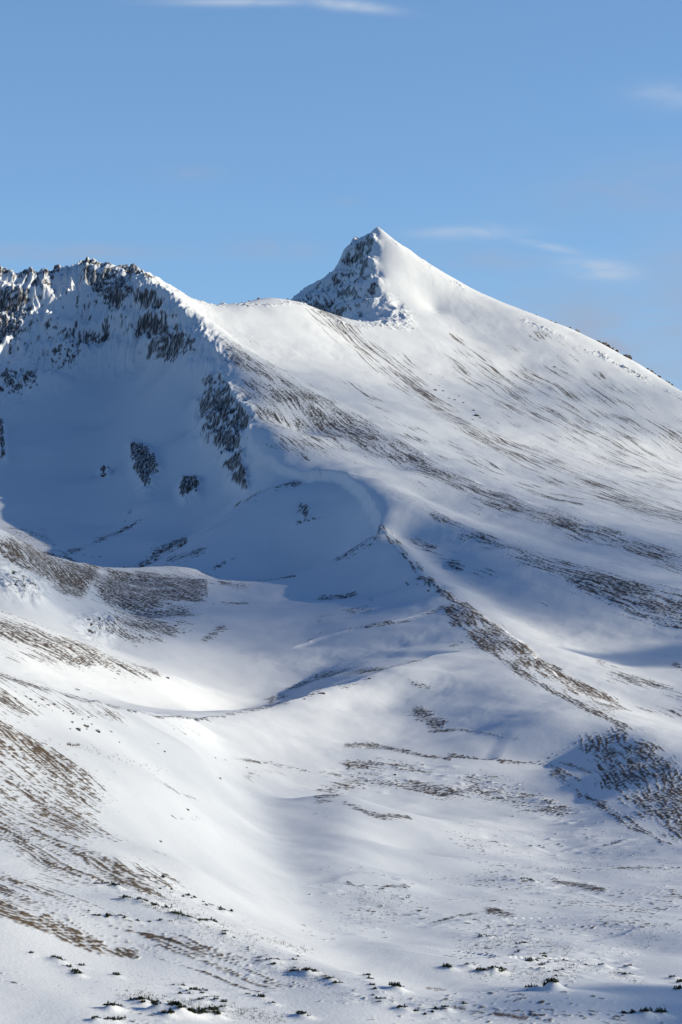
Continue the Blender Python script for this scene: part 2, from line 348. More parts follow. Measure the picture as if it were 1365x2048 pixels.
# rib C and spur D
streaks(poly([(690,936),(760,958),(850,1006),(950,1056),(1100,1111),(1250,1149),(1365,1180),(1500,1215),(1500,1330),(1365,1262),(1280,1235),(1180,1195),(1080,1150),(980,1100),(880,1045),(780,980)], 14), .76, dC, 2.8, 42, 211, ymin=1900, ymax=3200, patch=.6, rough=.6)
streaks(poly([(880,1060),(1000,1130),(1100,1190),(1200,1230),(1180,1240),(1060,1200),(960,1130)], 18), .55, dC, 3.6, 50, 212, ymin=1900, ymax=3200)
streaks(band([(765,1058),(800,1095),(840,1150),(900,1195)], 16), .66, dD, 2.6, 30, 213, .1)
streaks(band([(830,1080),(900,1120),(940,1160)], 16), .45, dC, 2.6, 30, 214)
streaks(poly([(880,1205),(905,1196),(1000,1253),(1110,1338),(1165,1365),(1260,1425),(1220,1425),(1120,1375),(1020,1325),(950,1290),(900,1245)], 10), .78, dD, 2.2, 30, 215, .65, rough=.6)
streaks(band([(905,1196),(1000,1258),(1060,1300),(1140,1358)], 9), .72, dD, 2.2, 40, 216, .3)
streaks(band([(960,1288),(1050,1350),(1150,1405),(1250,1455)], 9), .85, dD, 2.2, 40, 217, .1)
streaks(band([(1090,1330),(1160,1365),(1260,1425)], 7), .7, dD, 2.2, 40, 218, .2)
streaks(poly([(905,1285),(950,1290),(990,1320),(930,1305)], 8), .6, dD, 2.2, 20, 219)
streaks(band([(1200,1330),(1280,1365),(1400,1395)], 14), .55, dC, 2.4, 40, 220)
streaks(band([(1280,1410),(1400,1425)], 16), .5, dC, 2.4, 30, 221)
# knoll at the right edge and slope under it
dW = wdir((1260,1460,1740), (1365,1560,1500)); dW2 = wdir((1100,1560,1620), (1330,1690,1320))
streaks(poly([(1160,1475),(1230,1458),(1280,1465),(1370,1535),(1440,1600),(1440,1740),(1340,1680),(1240,1610),(1170,1540)], 14), .70, dW, 1.9, 26, 231, .5, rough=.5)
streaks(band([(1110,1545),(1160,1585),(1230,1630),(1340,1692)], 11), .74, dW2, 1.8, 24, 232, .3, rough=.5)
streaks(poly([(880,1558),(960,1555),(1060,1570),(1150,1615),(1140,1645),(1060,1620),(960,1600),(890,1592)], 14), .70, wdir((900,1560,1600), (1100,1600,1540)), 2.4, 12, 233, .2, rough=.8)
H = np.array([.96, -.28]); H2 = np.array([.99, .12])
for L, w, dn, sd, dd in [
   ([(690,1492),(760,1492),(890,1514),(900,1518)], 5, .85, 241, H), ([(860,1462),(930,1462),(1040,1478)], 4, .7, 242, H), ([(840,1425),(880,1448)], 16, .65, 243, H),
   ([(900,1505),(1000,1520),(1100,1530),(1160,1560)], 4, .75, 244, H), ([(1000,1525),(1120,1525),(1180,1545)], 5, .7, 245, H), ([(640,1580),(720,1553),(800,1562),(890,1580)], 15, .66, 246, H),
   ([(640,1600),(700,1575)], 18, .6, 247, H2), ([(690,1608),(760,1630),(820,1638)], 5, .7, 248, H), ([(700,1530),(800,1530),(860,1540)], 12, .55, 249, H),
   ([(1050,1495),(1120,1478),(1250,1462)], 4, .6, 250, H2), ([(1100,1515),(1160,1480),(1240,1470)], 5, .5, 251, H2), ([(1350,1330),(1400,1350)], 10, .6, 252, H),
   # T and U spurs
   ([(615,1283),(650,1262),(730,1252),(820,1238),(890,1212)], 4, .55, 253, H2), ([(600,1292),(640,1285),(680,1280)], 6, .4, 254, H2), ([(645,1195),(700,1190),(745,1202)], 9, .55, 255, H), ([(640,1240),(700,1225),(740,1218)], 9, .45, 256, H),
   ([(540,1400),(600,1372),(640,1352),(700,1342),(780,1328),(860,1312)], 8, .62, 257, H2), ([(640,1380),(700,1372),(760,1350)], 10, .42, 258, H2), ([(900,1290),(960,1300),(1000,1310)], 7, .4, 259, H),
   # middle left hollow
   ([(440,1168),(500,1158),(590,1151)], 6, .7, 260, H), ([(440,1165),(500,1175)], 12, .5, 261, H), ([(445,1205),(495,1205)], 6, .6, 262, H), ([(410,1280),(445,1255)], 10, .5, 263, H2),
   ([(700,1280),(740,1290)], 8, .4, 264, H2), ([(820,1365),(860,1375)], 6, .4, 265, H),
   ([(470,1005),(520,975),(600,947)], 5, .6, 266, H2), ([(600,985),(615,1020)], 12, .58, 267, np.array([.3, .95])), ([(600,1030),(655,1015)], 8, .5, 268, H2),
   ([(280,1125),(330,1095),(370,1075)], 8, .75, 269, H2), ([(340,1115),(400,1095)], 13, .55, 270, H2), ([(430,1125),(470,1105)], 6, .55, 271, H2),
   ([(140,1105),(190,1085),(240,1060),(285,1035)], 7, .62, 272, H2), ([(240,1065),(260,1020)], 7, .45, 273, H2), ([(670,1122),(720,1092),(762,1066)], 13, .6, 274, H2), ([(480,1000),(520,990)], 5, .4, 275, H2),
   ([(165,1108),(200,1112)], 5, .6, 276, H),
   # crest of the near lip
   ([(0,1350),(80,1378),(180,1403),(300,1428),(400,1439),(450,1434)], 5, .68, 281, H), ([(450,1434),(540,1412),(640,1385)], 6, .5, 282, H2), ([(330,1440),(400,1470)], 12, .4, 283, H),
   ([(450,1520),(540,1525),(600,1538),(680,1548)], 5, .6, 284, H), ([(500,1548),(560,1542),(620,1552)], 9, .5, 285, H), ([(300,1560),(400,1600)], 6, .5, 286, H), ([(340,1635),(400,1640)], 6, .45, 287, H),
   # bottom plain
   ([(860,1850),(920,1832),(1000,1820)], 3.5, .8, 288, H2), ([(980,1822),(1030,1835)], 9, .7, 289, H), ([(1110,1762),(1160,1770),(1210,1782)], 6, .78, 290, H), ([(1060,1823),(1115,1830)], 5, .6, 291, H), ([(1240,1735),(1300,1742)], 5, .5, 292, H),
   ([(1260,1790),(1340,1795),(1400,1800)], 5, .55, 293, H), ([(1210,1828),(1300,1830)], 4, .5, 294, H), ([(700,1770),(820,1772)], 3, .5, 295, H), ([(1000,1690),(1060,1700)], 4, .55, 296, H), ([(1170,1710),(1240,1720)], 5, .4, 297, H)]:
    streaks(band(L, w), dn, dd, 1.6 + .0006 * 0, 14, sd, .15, rough=.5)
# moraine hill
streaks(poly([(195,1140),(290,1133),(360,1140),(420,1160),(415,1200),(330,1215),(250,1225),(195,1200)], 14), .98, np.array([.8, -.6]), 2.6, 16, 301, .2, rough=.7)
streaks(poly([(200,1200),(330,1200),(410,1195),(400,1240),(330,1290),(270,1300),(210,1270)], 18), .62, np.array([.8, -.6]), 2.6, 14, 302, .1, rough=.7)
streaks(poly([(0,1064),(60,1085),(110,1110),(205,1133),(180,1180),(110,1170),(50,1140),(0,1120)], 12), 1.0, np.array([.75, -.66]), 2.6, 20, 303, .5, rough=.7)
streaks(poly([(100,1140),(200,1140),(170,1200),(110,1190)], 12), .78, np.array([.75, -.66]), 2.6, 16, 304, .1, rough=.7)
streaks(poly([(0,1065),(40,1062),(90,1065),(125,1100),(60,1090)], 8), .62, H, 2.6, 16, 305, rough=.8, ymin=2360)
streaks(poly([(290,1128),(360,1120),(420,1130),(460,1148),(400,1150)], 8), .6, H, 2.4, 18, 306)
streaks(band([(370,1150),(410,1160),(415,1200)], 9), .6, np.array([.2, -.98]), 2.4, 18, 307)
streaks(poly([(-20,1222),(80,1255),(170,1285),(240,1320),(335,1350),(300,1368),(200,1335),(150,1330),(80,1300),(-20,1270)], 10), .90, np.array([.9, -.42]), 2.2, 26, 311, .25, rough=.5)
streaks(poly([(-20,1280),(80,1300),(170,1330),(230,1370),(120,1340),(0,1310)], 14), .52, np.array([.9, -.42]), 2.2, 20, 312, .2)
streaks(poly([(150,1270),(200,1290),(170,1300)], 8), .4, H, 2, 10, 313)
# near left slope
dF = wdir((0,1480,920), (200,1600,880)); dF2 = wdir((0,1640,810), (300,1760,770)); dF3 = wdir((0,1830,715), (400,1940,680))
streaks(poly([(-60,1320),(20,1362),(80,1385),(180,1412),(320,1440),(200,1440),(120,1425),(60,1440),(0,1440)], 10), .56, dF, 1.2, 22, 321, .4)
streaks(poly([(-60,1400),(40,1440),(120,1500),(200,1590),(220,1660),(150,1680),(60,1640),(-60,1600)], 26), .72, dF, 1.0, 24, 322, .95, rough=.6)
streaks(poly([(60,1480),(140,1510),(280,1560),(200,1560),(100,1520)], 10), .56, dF, .9, 22, 323, .5)
streaks(poly([(-60,1600),(150,1660),(330,1740),(400,1800),(250,1800),(100,1760),(-60,1700)], 26), .62, dF2, .9, 20, 324, .6)
streaks(poly([(-60,1730),(100,1755),(260,1810),(400,1870),(560,1950),(640,1985),(500,1985),(300,1930),(100,1860),(-60,1820)], 20), .66, dF3, .9, 24, 325, .5)
streaks(band([(-40,1805),(40,1838),(90,1850),(130,1868),(190,1888)], 15), 1.6, dF3, 1.3, 20, 326, .95, rough=.5)
streaks(band([(205,1895),(270,1906)], 9), 1.4, dF3, 1.2, 12, 327, .7)
streaks(band([(210,1853),(300,1888),(330,1895),(400,1918),(450,1945),(560,1975)], 6), .72, dF3, 1.0, 20, 328, .4)
streaks(poly([(400,1850),(640,1925),(700,1990),(560,1990),(420,1920)], 20), .46, dF3, .9, 14, 329, .2)
streaks(band([(0,1950),(200,1990),(300,2040)], 26), .3, dF3, .8, 10, 330, .1)
streaks(poly([(900,1880),(1130,1880),(1130,1990),(950,1980)], 24), .22, H, .9, 4, 331, .1, rough=1)
streaks(poly([(640,1780),(800,1760),(830,1850),(640,1860)], 24), .22, H, 1.2, 5, 332, .1, rough=1)
streaks(poly([(960,1680),(1240,1680),(1400,1760),(1400,1860),(1000,1880),(900,1800)], 40), .22, H, 1.2, 5, 333, .1, rough=1)
streaks(poly([(680,1980),(1000,2000),(1400,2010),(1400,2060),(600,2060)], 20), .22, H, .8, 5, 334, .1, rough=1)

# ---- bare rock where the crags are too steep to hold snow -------------------------
Zx = np.gradient(Z, axis=1) / np.gradient(X, axis=1)
dYr = np.gradient(rows)[:, None]; dXr = np.gradient(X, axis=0)
Zy = (np.gradient(Z, axis=0) - Zx * dXr) / dYr
slope = np.sqrt(Zx ** 2 + Zy ** 2)
def rocky(mask, dens, wx, wz, seed, shear=0., soft=.10, slo=.2, rough=2.0):
    k = mask > .03
    if not k.any(): return
    x, z, y = X[k], Z0[k] + .25 * (Z[k] - Z0[k]), Y[k]
    a = x + shear * z + 4 * noise2(x / 22, z / 22, seed + 9)
    n = fbm(a / wx, z / wz, 1.0, 5, seed, .68); n2 = fbm(a / (wx * 3), z / (wz * 1.6), 1.0, 2, seed + 20)
    v = n * .8 + n2 * .45 + slo * (slope[k] - 1.2)
    dust = fbm(x / 2.6, z / 2.2, 1.0, 2, seed + 40, .6)
    c = sstep(-soft, soft, v - 1.0 + mask[k] * (.5 + dens)) * (.36 + .64 * sstep(-.45, .25, dust))
    cover[k] = np.maximum(cover[k], c)
    Z[k] += c * rough * (fbm(x / 6, z / 5 + y / 9, 1.0, 3, seed + 30, .7) - .2)
R = lambda *P: poly(P, 14)
d_head = np.maximum.reduce([R((-60,590),(60,585),(75,640),(45,700),(-60,720)), R((50,553),(150,556),(130,605),(60,600)) * .9, R((150,550),(168,531),(245,536),(275,560),(272,600),(250,640),(205,625),(165,590)),
   R((85,676),(165,668),(245,672),(245,702),(165,708),(90,704)) * .95, R((240,645),(330,640),(415,690),(400,718),(300,735),(290,685)) * .9, R((20,742),(100,748),(92,778),(30,802),(-60,800)), R((100,700),(180,712),(150,752),(80,738)) * .9,
   R((250,560),(330,600),(395,668),(330,645),(270,600)) * .9, R((-60,556),(60,556),(60,600),(-60,600)) * .75])
rocky(lay(d_head) * (Y > 3300), .62, 7, 7, 401, soft=.16, rough=2.4)
rocky(c_head, .12, 6, 11, 402, rough=2)
rocky(c_rib, .58, 6, 12, 403, .15); rocky(c_peak, .36, 6, 13, 404, .5, rough=2); rocky(c_peak2, .22, 5, 10, 405, .5); rocky(c_low, .50, 4, 3, 406)
rocky(c_out, .95, 5, 8, 407); rocky(sk_l, .62, 4, 4, 408, rough=1); rocky(sk_s, .5, 3, 3, 409, rough=.5); rocky(sk_r, .45, 3, 3, 410, rough=.5)
print('cover', round(time.time() - T0, 1))

# ------------------------------------------------------------------ where the shrubs and boulders stand
dproj = Y * CP + Z * SP
PYf = 1024 - F * (-Y * SP + Z * CP) / dproj
def hit(px, py):
    """first ground met along a sight line"""
    u = (px - 682.5) / F
    fx = np.interp(u * rows / (rows + 400) * 1.0, cols, np.arange(NC))
    j = np.clip(np.round(fx).astype(int), 0, NC - 1)
    col = PYf[np.arange(NR), j]
    ok = (rows > 520) & (col <= py)
    if not ok.any(): return None
    i = int(np.argmax(ok)); y = rows[i]
    z = Z[i, j[i]]; d = y * CP + z * SP
    return (u * d, y, z)
def ground(x, y):
    fi = np.interp(y, rows, np.arange(NR)); fj = np.interp(x / (y + 400), cols, np.arange(NC))
    i, j = min(int(fi), NR - 2), min(int(fj), NC - 2); a, b = fi - i, fj - j
    return float((Z[i, j] * (1 - b) + Z[i, j + 1] * b) * (1 - a) + (Z[i + 1, j] * (1 - b) + Z[i + 1, j + 1] * b) * a)
def mound(x, y, r, h, fx=1.0):
    i0, i1 = np.searchsorted(rows, [y - 3 * r, y + 3 * r]); c = x / (y + 400); w = 3 * r * fx / (y + 400)
    j0, j1 = np.searchsorted(cols, [c - w, c + w])
    s = (slice(i0, i1), slice(j0, j1))
    Z[s] += h * np.exp(-(((X[s] - x) / (r * fx)) ** 2 + ((Y[s] - y) / r) ** 2))
# (label, group, [(x0, y0), ...], count, spread, size)
SH = [
 ('dark green dwarf spruce in the densest thicket at the bottom edge of the left slope', 'dwarf spruces of the dense thicket', [(262,1996),(300,2012),(340,2034),(385,2030),(440,2034)], 38, 7, 1.6),
 ('small dwarf spruce poking from snow hummocks just above the dense thicket', 'dwarf spruces above the dense thicket', [(335,1968),(380,1985),(450,2015)], 20, 12, 1.0),
 ('dwarf spruce in the short dark row left of the dense thicket', 'dwarf spruces left of the thicket', [(185,2018),(240,2020)], 6, 3, 1.2),
 ('dwarf spruce at the bottom edge in the row nearest the viewer, left of the thicket', 'dwarf spruces nearest the viewer', [(185,2042),(245,2043)], 7, 3, 1.3),
 ('dwarf spruce in the slanting dark row on open snow below the bare heath strip', 'dwarf spruces below the heath strip', [(90,1910),(125,1926),(158,1951)], 10, 3, 1.2),
 ('lone small dwarf spruce on smooth snow under the bare heath strip', 'lone dwarf spruces on smooth snow', [(61,1906),(162,1931),(232,1951)], 3, 0, 1.2),
 ('dwarf spruce along the dark hedge-like crest of the left slope', 'dwarf spruces along the slope crest', [(250,1799),(320,1815),(360,1834),(400,1844),(432,1849)], 26, 3, 1.3),
 ('dwarf spruce in the ragged patch uphill of the hedge-like crest', 'dwarf spruces uphill of the crest', [(192,1765),(240,1778)], 8, 5, 1.1),
 ('dwarf spruce in a thin row below the hedge-like crest', 'dwarf spruces below the crest', [(165,1824),(190,1832),(232,1835),(275,1845),(345,1846)], 14, 5, 1.1),
 ('small dwarf spruce in a broken row where the left slope meets the smooth gully', 'dwarf spruces beside the gully', [(335,1743),(315,1774),(355,1788),(395,1803),(420,1813),(452,1824),(480,1827)], 18, 4, 1.1),
 ('small dwarf spruce on the streaked snow between gully and thicket', 'dwarf spruces on streaked snow', [(432,1864),(460,1870),(490,1890),(520,1925),(560,1928),(605,1912)], 18, 6, .9),
 ('dwarf spruce in the cluster at the foot of the gully', 'dwarf spruces at the gully foot', [(590,1945),(625,1948),(680,1968)], 18, 7, 1.1),
 ('dwarf spruce at the bottom edge right of the thicket', 'dwarf spruces right of the thicket', [(490,1993),(530,1996),(590,2034),(630,2042)], 10, 4, 1.1),
 ('round dark dwarf spruce standing alone at the left end of the plain', 'lone round spruces on the plain', [(895,1938),(899,1940)], 2, 2, 2.0),
 ('dark dwarf spruce in a short hooked row on a snow mound of the plain', 'dwarf spruces on the hooked mound', [(785,1981),(808,1985)], 5, 2, 1.5),
 ('dwarf spruce in a scattered line along the bottom of the plain', 'dwarf spruces along the plain bottom', [(733,1949),(763,2015),(788,2021),(820,2024),(858,2033),(875,2020),(900,2023),(955,2000)], 20, 3, 1.2),
 ('dwarf spruce in the left row of the hummocky plain', 'dwarf spruces of the left row', [(933,1933),(965,1945),(1003,1948),(1040,1952)], 14, 4, 1.2),
 ('dwarf spruce in the dark clump at the lower middle of the hummocky plain', 'dwarf spruces of the dark clump', [(1050,1978),(1085,1974),(1118,1983)], 12, 3, 1.7),
 ('dwarf spruce dotted over the snow hummocks above the dark clump', 'dwarf spruces above the dark clump', [(1023,1900),(1098,1893),(1060,1935),(1125,1960),(1060,1920),(1145,1935)], 34, 9, 1.0),
 ('small dwarf spruce on the lit mound left of the hummocks', 'dwarf spruces on the lit mound', [(933,1895),(955,1893),(963,1868),(990,1876),(940,1880)], 8, 4, 1.0),
 ('dwarf spruce in the row along the upper edge of the blue shade', 'dwarf spruces at the shade edge', [(1175,1938),(1203,1938),(1230,1936),(1258,1938),(1240,1950),(1283,1965)], 15, 4, 1.2),
 ('dark dwarf spruce against the right edge inside the blue shade', 'dwarf spruces inside the shade', [(1338,1956),(1362,1962),(1358,1988),(1362,1990)], 6, 2, 1.6),
 ('dark dwarf spruce on the bottom right snow, in the blue shade', 'dwarf spruces bottom right', [(1238,2032),(1265,2034),(1300,2036),(1312,2035),(1330,2033)], 8, 2, 1.6),
 ('small dwarf spruce in the upper row of the plain near the streaked heath', 'dwarf spruces of the upper row', [(1043,1760),(1060,1763),(1075,1768),(1098,1770)], 7, 3, 1.3),
 ('tiny dwarf spruce high on the plain under the big snow face', 'dwarf spruces under the snow face', [(975,1688),(988,1686),(1010,1682),(1070,1696),(1253,1688)], 9, 4, 1.4),
 ('tiny dwarf spruce on the low bank beside the gully mouth', 'dwarf spruces on the gully bank', [(690,1768),(752,1784),(833,1768),(815,1790),(800,1808)], 9, 5, 1.3),
]
spots = []
for lab, grp, L, n, sp, size in SH:
    L = np.array(L, float); seg = np.concatenate([[0], np.cumsum(np.hypot(*np.diff(L, axis=0).T))])
    for q in range(n):
        t = rng.rand() * seg[-1] if sp > 0 and n > len(L) * .8 else seg[q % len(L)]
        px = np.interp(t, seg, L[:, 0]) + rng.randn() * sp * .8; py = np.interp(t, seg, L[:, 1]) + rng.randn() * sp * .5
        h_ = hit(px, py)
        if h_: spots.append((h_[0], h_[1], size * rng.uniform(.6, 1.25), lab, grp))
for x, y, s, _, _ in spots: mound(x + .4, y - 1.2, .8 + s * .8, .35 * s * rng.uniform(.5, 1.3), rng.uniform(.8, 1.8))
# hummocks over buried scrub
for L, n, sp in [([(940,1700),(1250,1690),(1360,1740),(1300,1800),(1000,1760)], 170, 26), ([(900,1860),(1130,1890),(1250,1940),(1000,1940)], 170, 26), ([(640,1790),(800,1780),(840,1830),(650,1850)], 90, 18),
                 ([(700,1990),(860,2030),(1100,2030)], 80, 16), ([(200,1740),(360,1800),(560,1930),(420,2010),(250,2000)], 150, 30), ([(880,1560),(1050,1600),(1140,1640)], 90, 14), ([(640,1560),(880,1545)], 60, 12)]:
    L = np.array(L, float); seg = np.concatenate([[0], np.cumsum(np.hypot(*np.diff(L, axis=0).T))])
    for q in range(n):
        t = rng.rand() * seg[-1]; h_ = hit(np.interp(t, seg, L[:, 0]) + rng.randn() * sp, np.interp(t, seg, L[:, 1]) + rng.randn() * sp * .6)
        if h_: mound(h_[0] + rng.randn() * 2, h_[1] + rng.randn() * 12 * h_[1] / 900, rng.uniform(.5, 2.2) * h_[1] / 900, rng.uniform(.1, .7) ** 1.6 * h_[1] / 900, rng.uniform(1, 2.4))
edge = np.maximum(sstep(.2, .42, np.abs(X / (Y + 400))), sstep(5200, 6600, Y))
Z = Z * (1 - edge) + (-130) * edge
def grid_mesh(name, X, Y, Z, attrs={}):
    nr, nc = X.shape; me = bpy.data.meshes.new(name)
    me.vertices.add(nr * nc); me.vertices.foreach_set('co', np.stack([X, Y, Z], -1).astype(np.float32).ravel())
    i = np.arange(nr * nc).reshape(nr, nc); q = np.stack([i[:-1, :-1], i[:-1, 1:], i[1:, 1:], i[1:, :-1]], -1).reshape(-1, 4)
    me.loops.add(q.size); me.polygons.add(len(q)); me.loops.foreach_set('vertex_index', q.ravel().astype(np.int32))
    me.polygons.foreach_set('loop_start', np.arange(0, q.size, 4, dtype=np.int32))
    me.update(calc_edges=True); me.polygons.foreach_set('use_smooth', np.ones(len(q), bool))
    for k, v in attrs.items():
        a = me.attributes.new(k, 'FLOAT', 'POINT'); a.data.foreach_set('value', v.astype(np.float32).ravel())
    return me
# ---- one sheet of land, kept as four named pieces that meet vertex to vertex
gU = np.stack([np.gradient(X, axis=1), np.zeros_like(X), np.gradient(Z, axis=1)], -1)
gV = np.stack([np.gradient(X, axis=0), np.gradient(Y, axis=0), np.gradient(Z, axis=0)], -1)
NRM = np.cross(gU, gV).astype(np.float32); NRM /= np.linalg.norm(NRM, axis=-1, keepdims=True); del gU, gV
bear = X / Y.clip(1) * F * CP + 682.5
c1 = np.interp(bear, [-300,0,150,280,400,530,700,860,930,1100,1250,1365,1700], [960,1110,1240,1440,1660,1860,1990,2110,1800,1650,1500,1420,1300])
c2 = np.interp(bear, [-400,0,100,210,370,580,665,762,860,1000,1200,1365,1700], [2110,2360,2560,2760,2860,2905,2855,2795,2640,2460,2210,2010,1860])
c3 = np.interp(bear, [-400,550,620,720,832,1000,1365,1700], [4600,4500,4410,4345,4450,4450,4250,3950])
reg = np.where(Y < c1, 0, np.where(Y < c2, 1, np.where(Y < c3, 2, 3)))[:-1, :-1]
IDX = np.arange(NR * NC).reshape(NR, NC); QD = np.stack([IDX[:-1, :-1], IDX[:-1, 1:], IDX[1:, 1:], IDX[1:, :-1]], -1)
lands = []
for r_, nm in enumerate(('ground', 'hill', 'mountain', 'mountain_peak')):
    q = QD[reg == r_]; used_ = np.zeros(NR * NC, bool); used_[q.ravel()] = True; ids = np.nonzero(used_)[0]
    remap = np.zeros(NR * NC, np.int32); remap[ids] = np.arange(len(ids)); q = remap[q]
    me = bpy.data.meshes.new(nm); me.vertices.add(len(ids)); me.vertices.foreach_set('co', np.stack([X.ravel()[ids], Y.ravel()[ids], Z.ravel()[ids]], -1).astype(np.float32).ravel())
    me.loops.add(q.size); me.polygons.add(len(q)); me.loops.foreach_set('vertex_index', q.ravel().astype(np.int32)); me.polygons.foreach_set('loop_start', np.arange(0, q.size, 4, dtype=np.int32))
    me.update(calc_edges=True); me.polygons.foreach_set('use_smooth', np.ones(len(q), bool))
    for k_, v_ in (('cover', cover), ('heath', brown)):
        at_ = me.attributes.new(k_, 'FLOAT', 'POINT'); at_.data.foreach_set('value', v_.ravel()[ids].astype(np.float32))
    me.normals_split_custom_set_from_vertices(NRM.reshape(-1, 3)[ids])
    o = bpy.data.objects.new(nm, me); COL.objects.link(o); o['kind'] = 'structure'; lands.append(me)
del QD, IDX
print('land', round(time.time() - T0, 1))

def nodes(mat):
    mat.use_nodes = True; nt = mat.node_tree
    return nt, nt.nodes['Principled BSDF'], nt.nodes.new, nt.links.new
def mathn(nt, op, a, b=None, c=None):
    n = nt.nodes.new('ShaderNodeMath'); n.operation = op
    for i, v in enumerate((a, b, c)):
        if v is None: continue
        if isinstance(v, (int, float)): n.inputs[i].default_value = v
        else: nt.links.new(v, n.inputs[i])
    return n.outputs[0]
def mixc(nt, f, a, b):
    n = nt.nodes.new('ShaderNodeMix'); n.data_type = 'RGBA'
    if isinstance(f, (int, float)): n.inputs[0].default_value = f
    else: nt.links.new(f, n.inputs[0])
    for i, v in ((6, a), (7, b)):
        if isinstance(v, tuple): n.inputs[i].default_value = v
        else: nt.links.new(v, n.inputs[i])
    return n.outputs[2]
m = bpy.data.materials.new('snow_and_heath'); nt, bs, new, link = nodes(m)
geo = new('ShaderNodeNewGeometry'); at = new('ShaderNodeAttribute'); at.attribute_name = 'cover'; ah = new('ShaderNodeAttribute'); ah.attribute_name = 'heath'
n1 = new('ShaderNodeTexNoise'); n1.inputs['Scale'].default_value = .9; n1.inputs['Detail'].default_value = 4; link(geo.outputs['Position'], n1.inputs['Vector'])
n2 = new('ShaderNodeTexNoise'); n2.inputs['Scale'].default_value = .12; n2.inputs['Detail'].default_value = 5; link(geo.outputs['Position'], n2.inputs['Vector'])
f = mathn(nt, 'ADD', at.outputs['Fac'], mathn(nt, 'MULTIPLY', mathn(nt, 'SUBTRACT', n1.outputs[0], .5), mathn(nt, 'MULTIPLY', mathn(nt, 'MINIMUM', at.outputs['Fac'], .4), 2.2)))
mr = new('ShaderNodeMapRange'); mr.interpolation_type = 'SMOOTHSTEP'; mr.inputs[1].default_value = .12; mr.inputs[2].default_value = .95; link(f, mr.inputs[0])
rock = mixc(nt, n2.outputs[0], (.030, .032, .038, 1), (.115, .100, .095, 1))
heath = mixc(nt, n2.outputs[0], (.085, .055, .033, 1), (.19, .135, .085, 1))
mixd = mixc(nt, ah.outputs['Fac'], rock, heath)
snow = mixc(nt, n2.outputs[0], (.80, .81, .83, 1), (.86, .86, .86, 1))
link(mixc(nt, mr.outputs[0], snow, mixd), bs.inputs['Base Color']); bs.inputs['Roughness'].default_value = .75; bs.inputs['Specular IOR Level'].default_value = .15
bp = new('ShaderNodeBump'); bp.inputs['Strength'].default_value = .22; bp.inputs['Distance'].default_value = .5; link(n1.outputs[0], bp.inputs['Height']); b2 = new('ShaderNodeBump'); b2.inputs['Strength'].default_value = .10; b2.inputs['Distance'].default_value = 1.6; link(n2.outputs[0], b2.inputs['Height']); link(b2.outputs[0], bp.inputs['Normal']); link(bp.outputs[0], bs.inputs['Normal'])
for me in lands: me.materials.append(m)

# ------------------------------------------------------------------ shrubs
def simple_mat(name, c1, c2, scale, rough=.8):
    m = bpy.data.materials.new(name); nt, bs, new, link = nodes(m); tcx = new('ShaderNodeTexCoord'); n = new('ShaderNodeTexNoise')
    n.inputs['Scale'].default_value = scale; n.inputs['Detail'].default_value = 5; link(tcx.outputs['Object'], n.inputs['Vector'])
    r = new('ShaderNodeMapRange'); r.inputs[1].default_value = .3; r.inputs[2].default_value = .7; link(n.outputs[0], r.inputs[0])
    link(mixc(nt, r.outputs[0], c1, c2), bs.inputs['Base Color']); bs.inputs['Roughness'].default_value = rough; bs.inputs['Specular IOR Level'].default_value = .2
    return m
m_needle = simple_mat('spruce_needles', (.018, .026, .014, 1), (.055, .065, .032, 1), 3)
m_twig = simple_mat('willow_twig', (.07, .045, .032, 1), (.16, .11, .08, 1), .3)
def tri_mesh(name, V, Fc, mat, smooth=False):
    me = bpy.data.meshes.new(name); me.from_pydata(V, [], Fc); me.materials.append(mat)
    if smooth: me.polygons.foreach_set('use_smooth', [True] * len(me.polygons))
    return me
def shrub_mesh(seed):
    r = random.Random(seed); V, Fc = [], []
    for k in range(r.randint(6, 11)):
        cx, cy = r.gauss(0, .4), r.gauss(0, .25); h = r.uniform(.25, .8); w = r.uniform(.24, .46); lean = (r.uniform(-.15, .25), r.uniform(-.1, .1))
        nl = 7
        for lv in range(nl):
            t = lv / nl; z0 = h * (.0 + t * .92); rad = w * (1 - t) ** .8 + .03
            for a in range(6):
                an = a * 1.047 + r.uniform(-.4, .4) + lv * .5; rr = rad * r.uniform(.6, 1.35)
                x0, y0 = cx + lean[0] * t * h, cy + lean[1] * t * h; i = len(V)
                V += [(x0, y0, z0 + h * .2), (x0 + rr * math.cos(an - .35), y0 + rr * math.sin(an - .35), z0 - .02 + r.uniform(0, .06)), (x0 + rr * math.cos(an + .35), y0 + rr * math.sin(an + .35), z0 + .04)]
                Fc.append((i, i + 1, i + 2))
        i = len(V); V += [(cx + lean[0] * h - .02, cy, h * .85), (cx + lean[0] * h + .02, cy + .01, h * .85), (cx + lean[0] * h, cy, h * 1.12)]; Fc.append((i, i + 1, i + 2))
    return tri_mesh('dwarf_spruce', V, Fc, m_needle)
shrubs = [shrub_mesh(k) for k in range(12)]
for k, (x, y, s, lab, grp) in enumerate(spots):
    o = bpy.data.objects.new('dwarf_spruce', shrubs[k % 12]); COL.objects.link(o)
    o.location = (x, y, ground(x, y) - .06); o.rotation_euler = (0, 0, random.uniform(0, 6.28)); sc = s * random.uniform(.85, 1.15); o.scale = (sc * 1.15, sc, sc * random.uniform(.75, 1.05))
    o['label'] = lab; o['category'] = 'shrub'; o['group'] = grp
print('shrubs', len(spots))
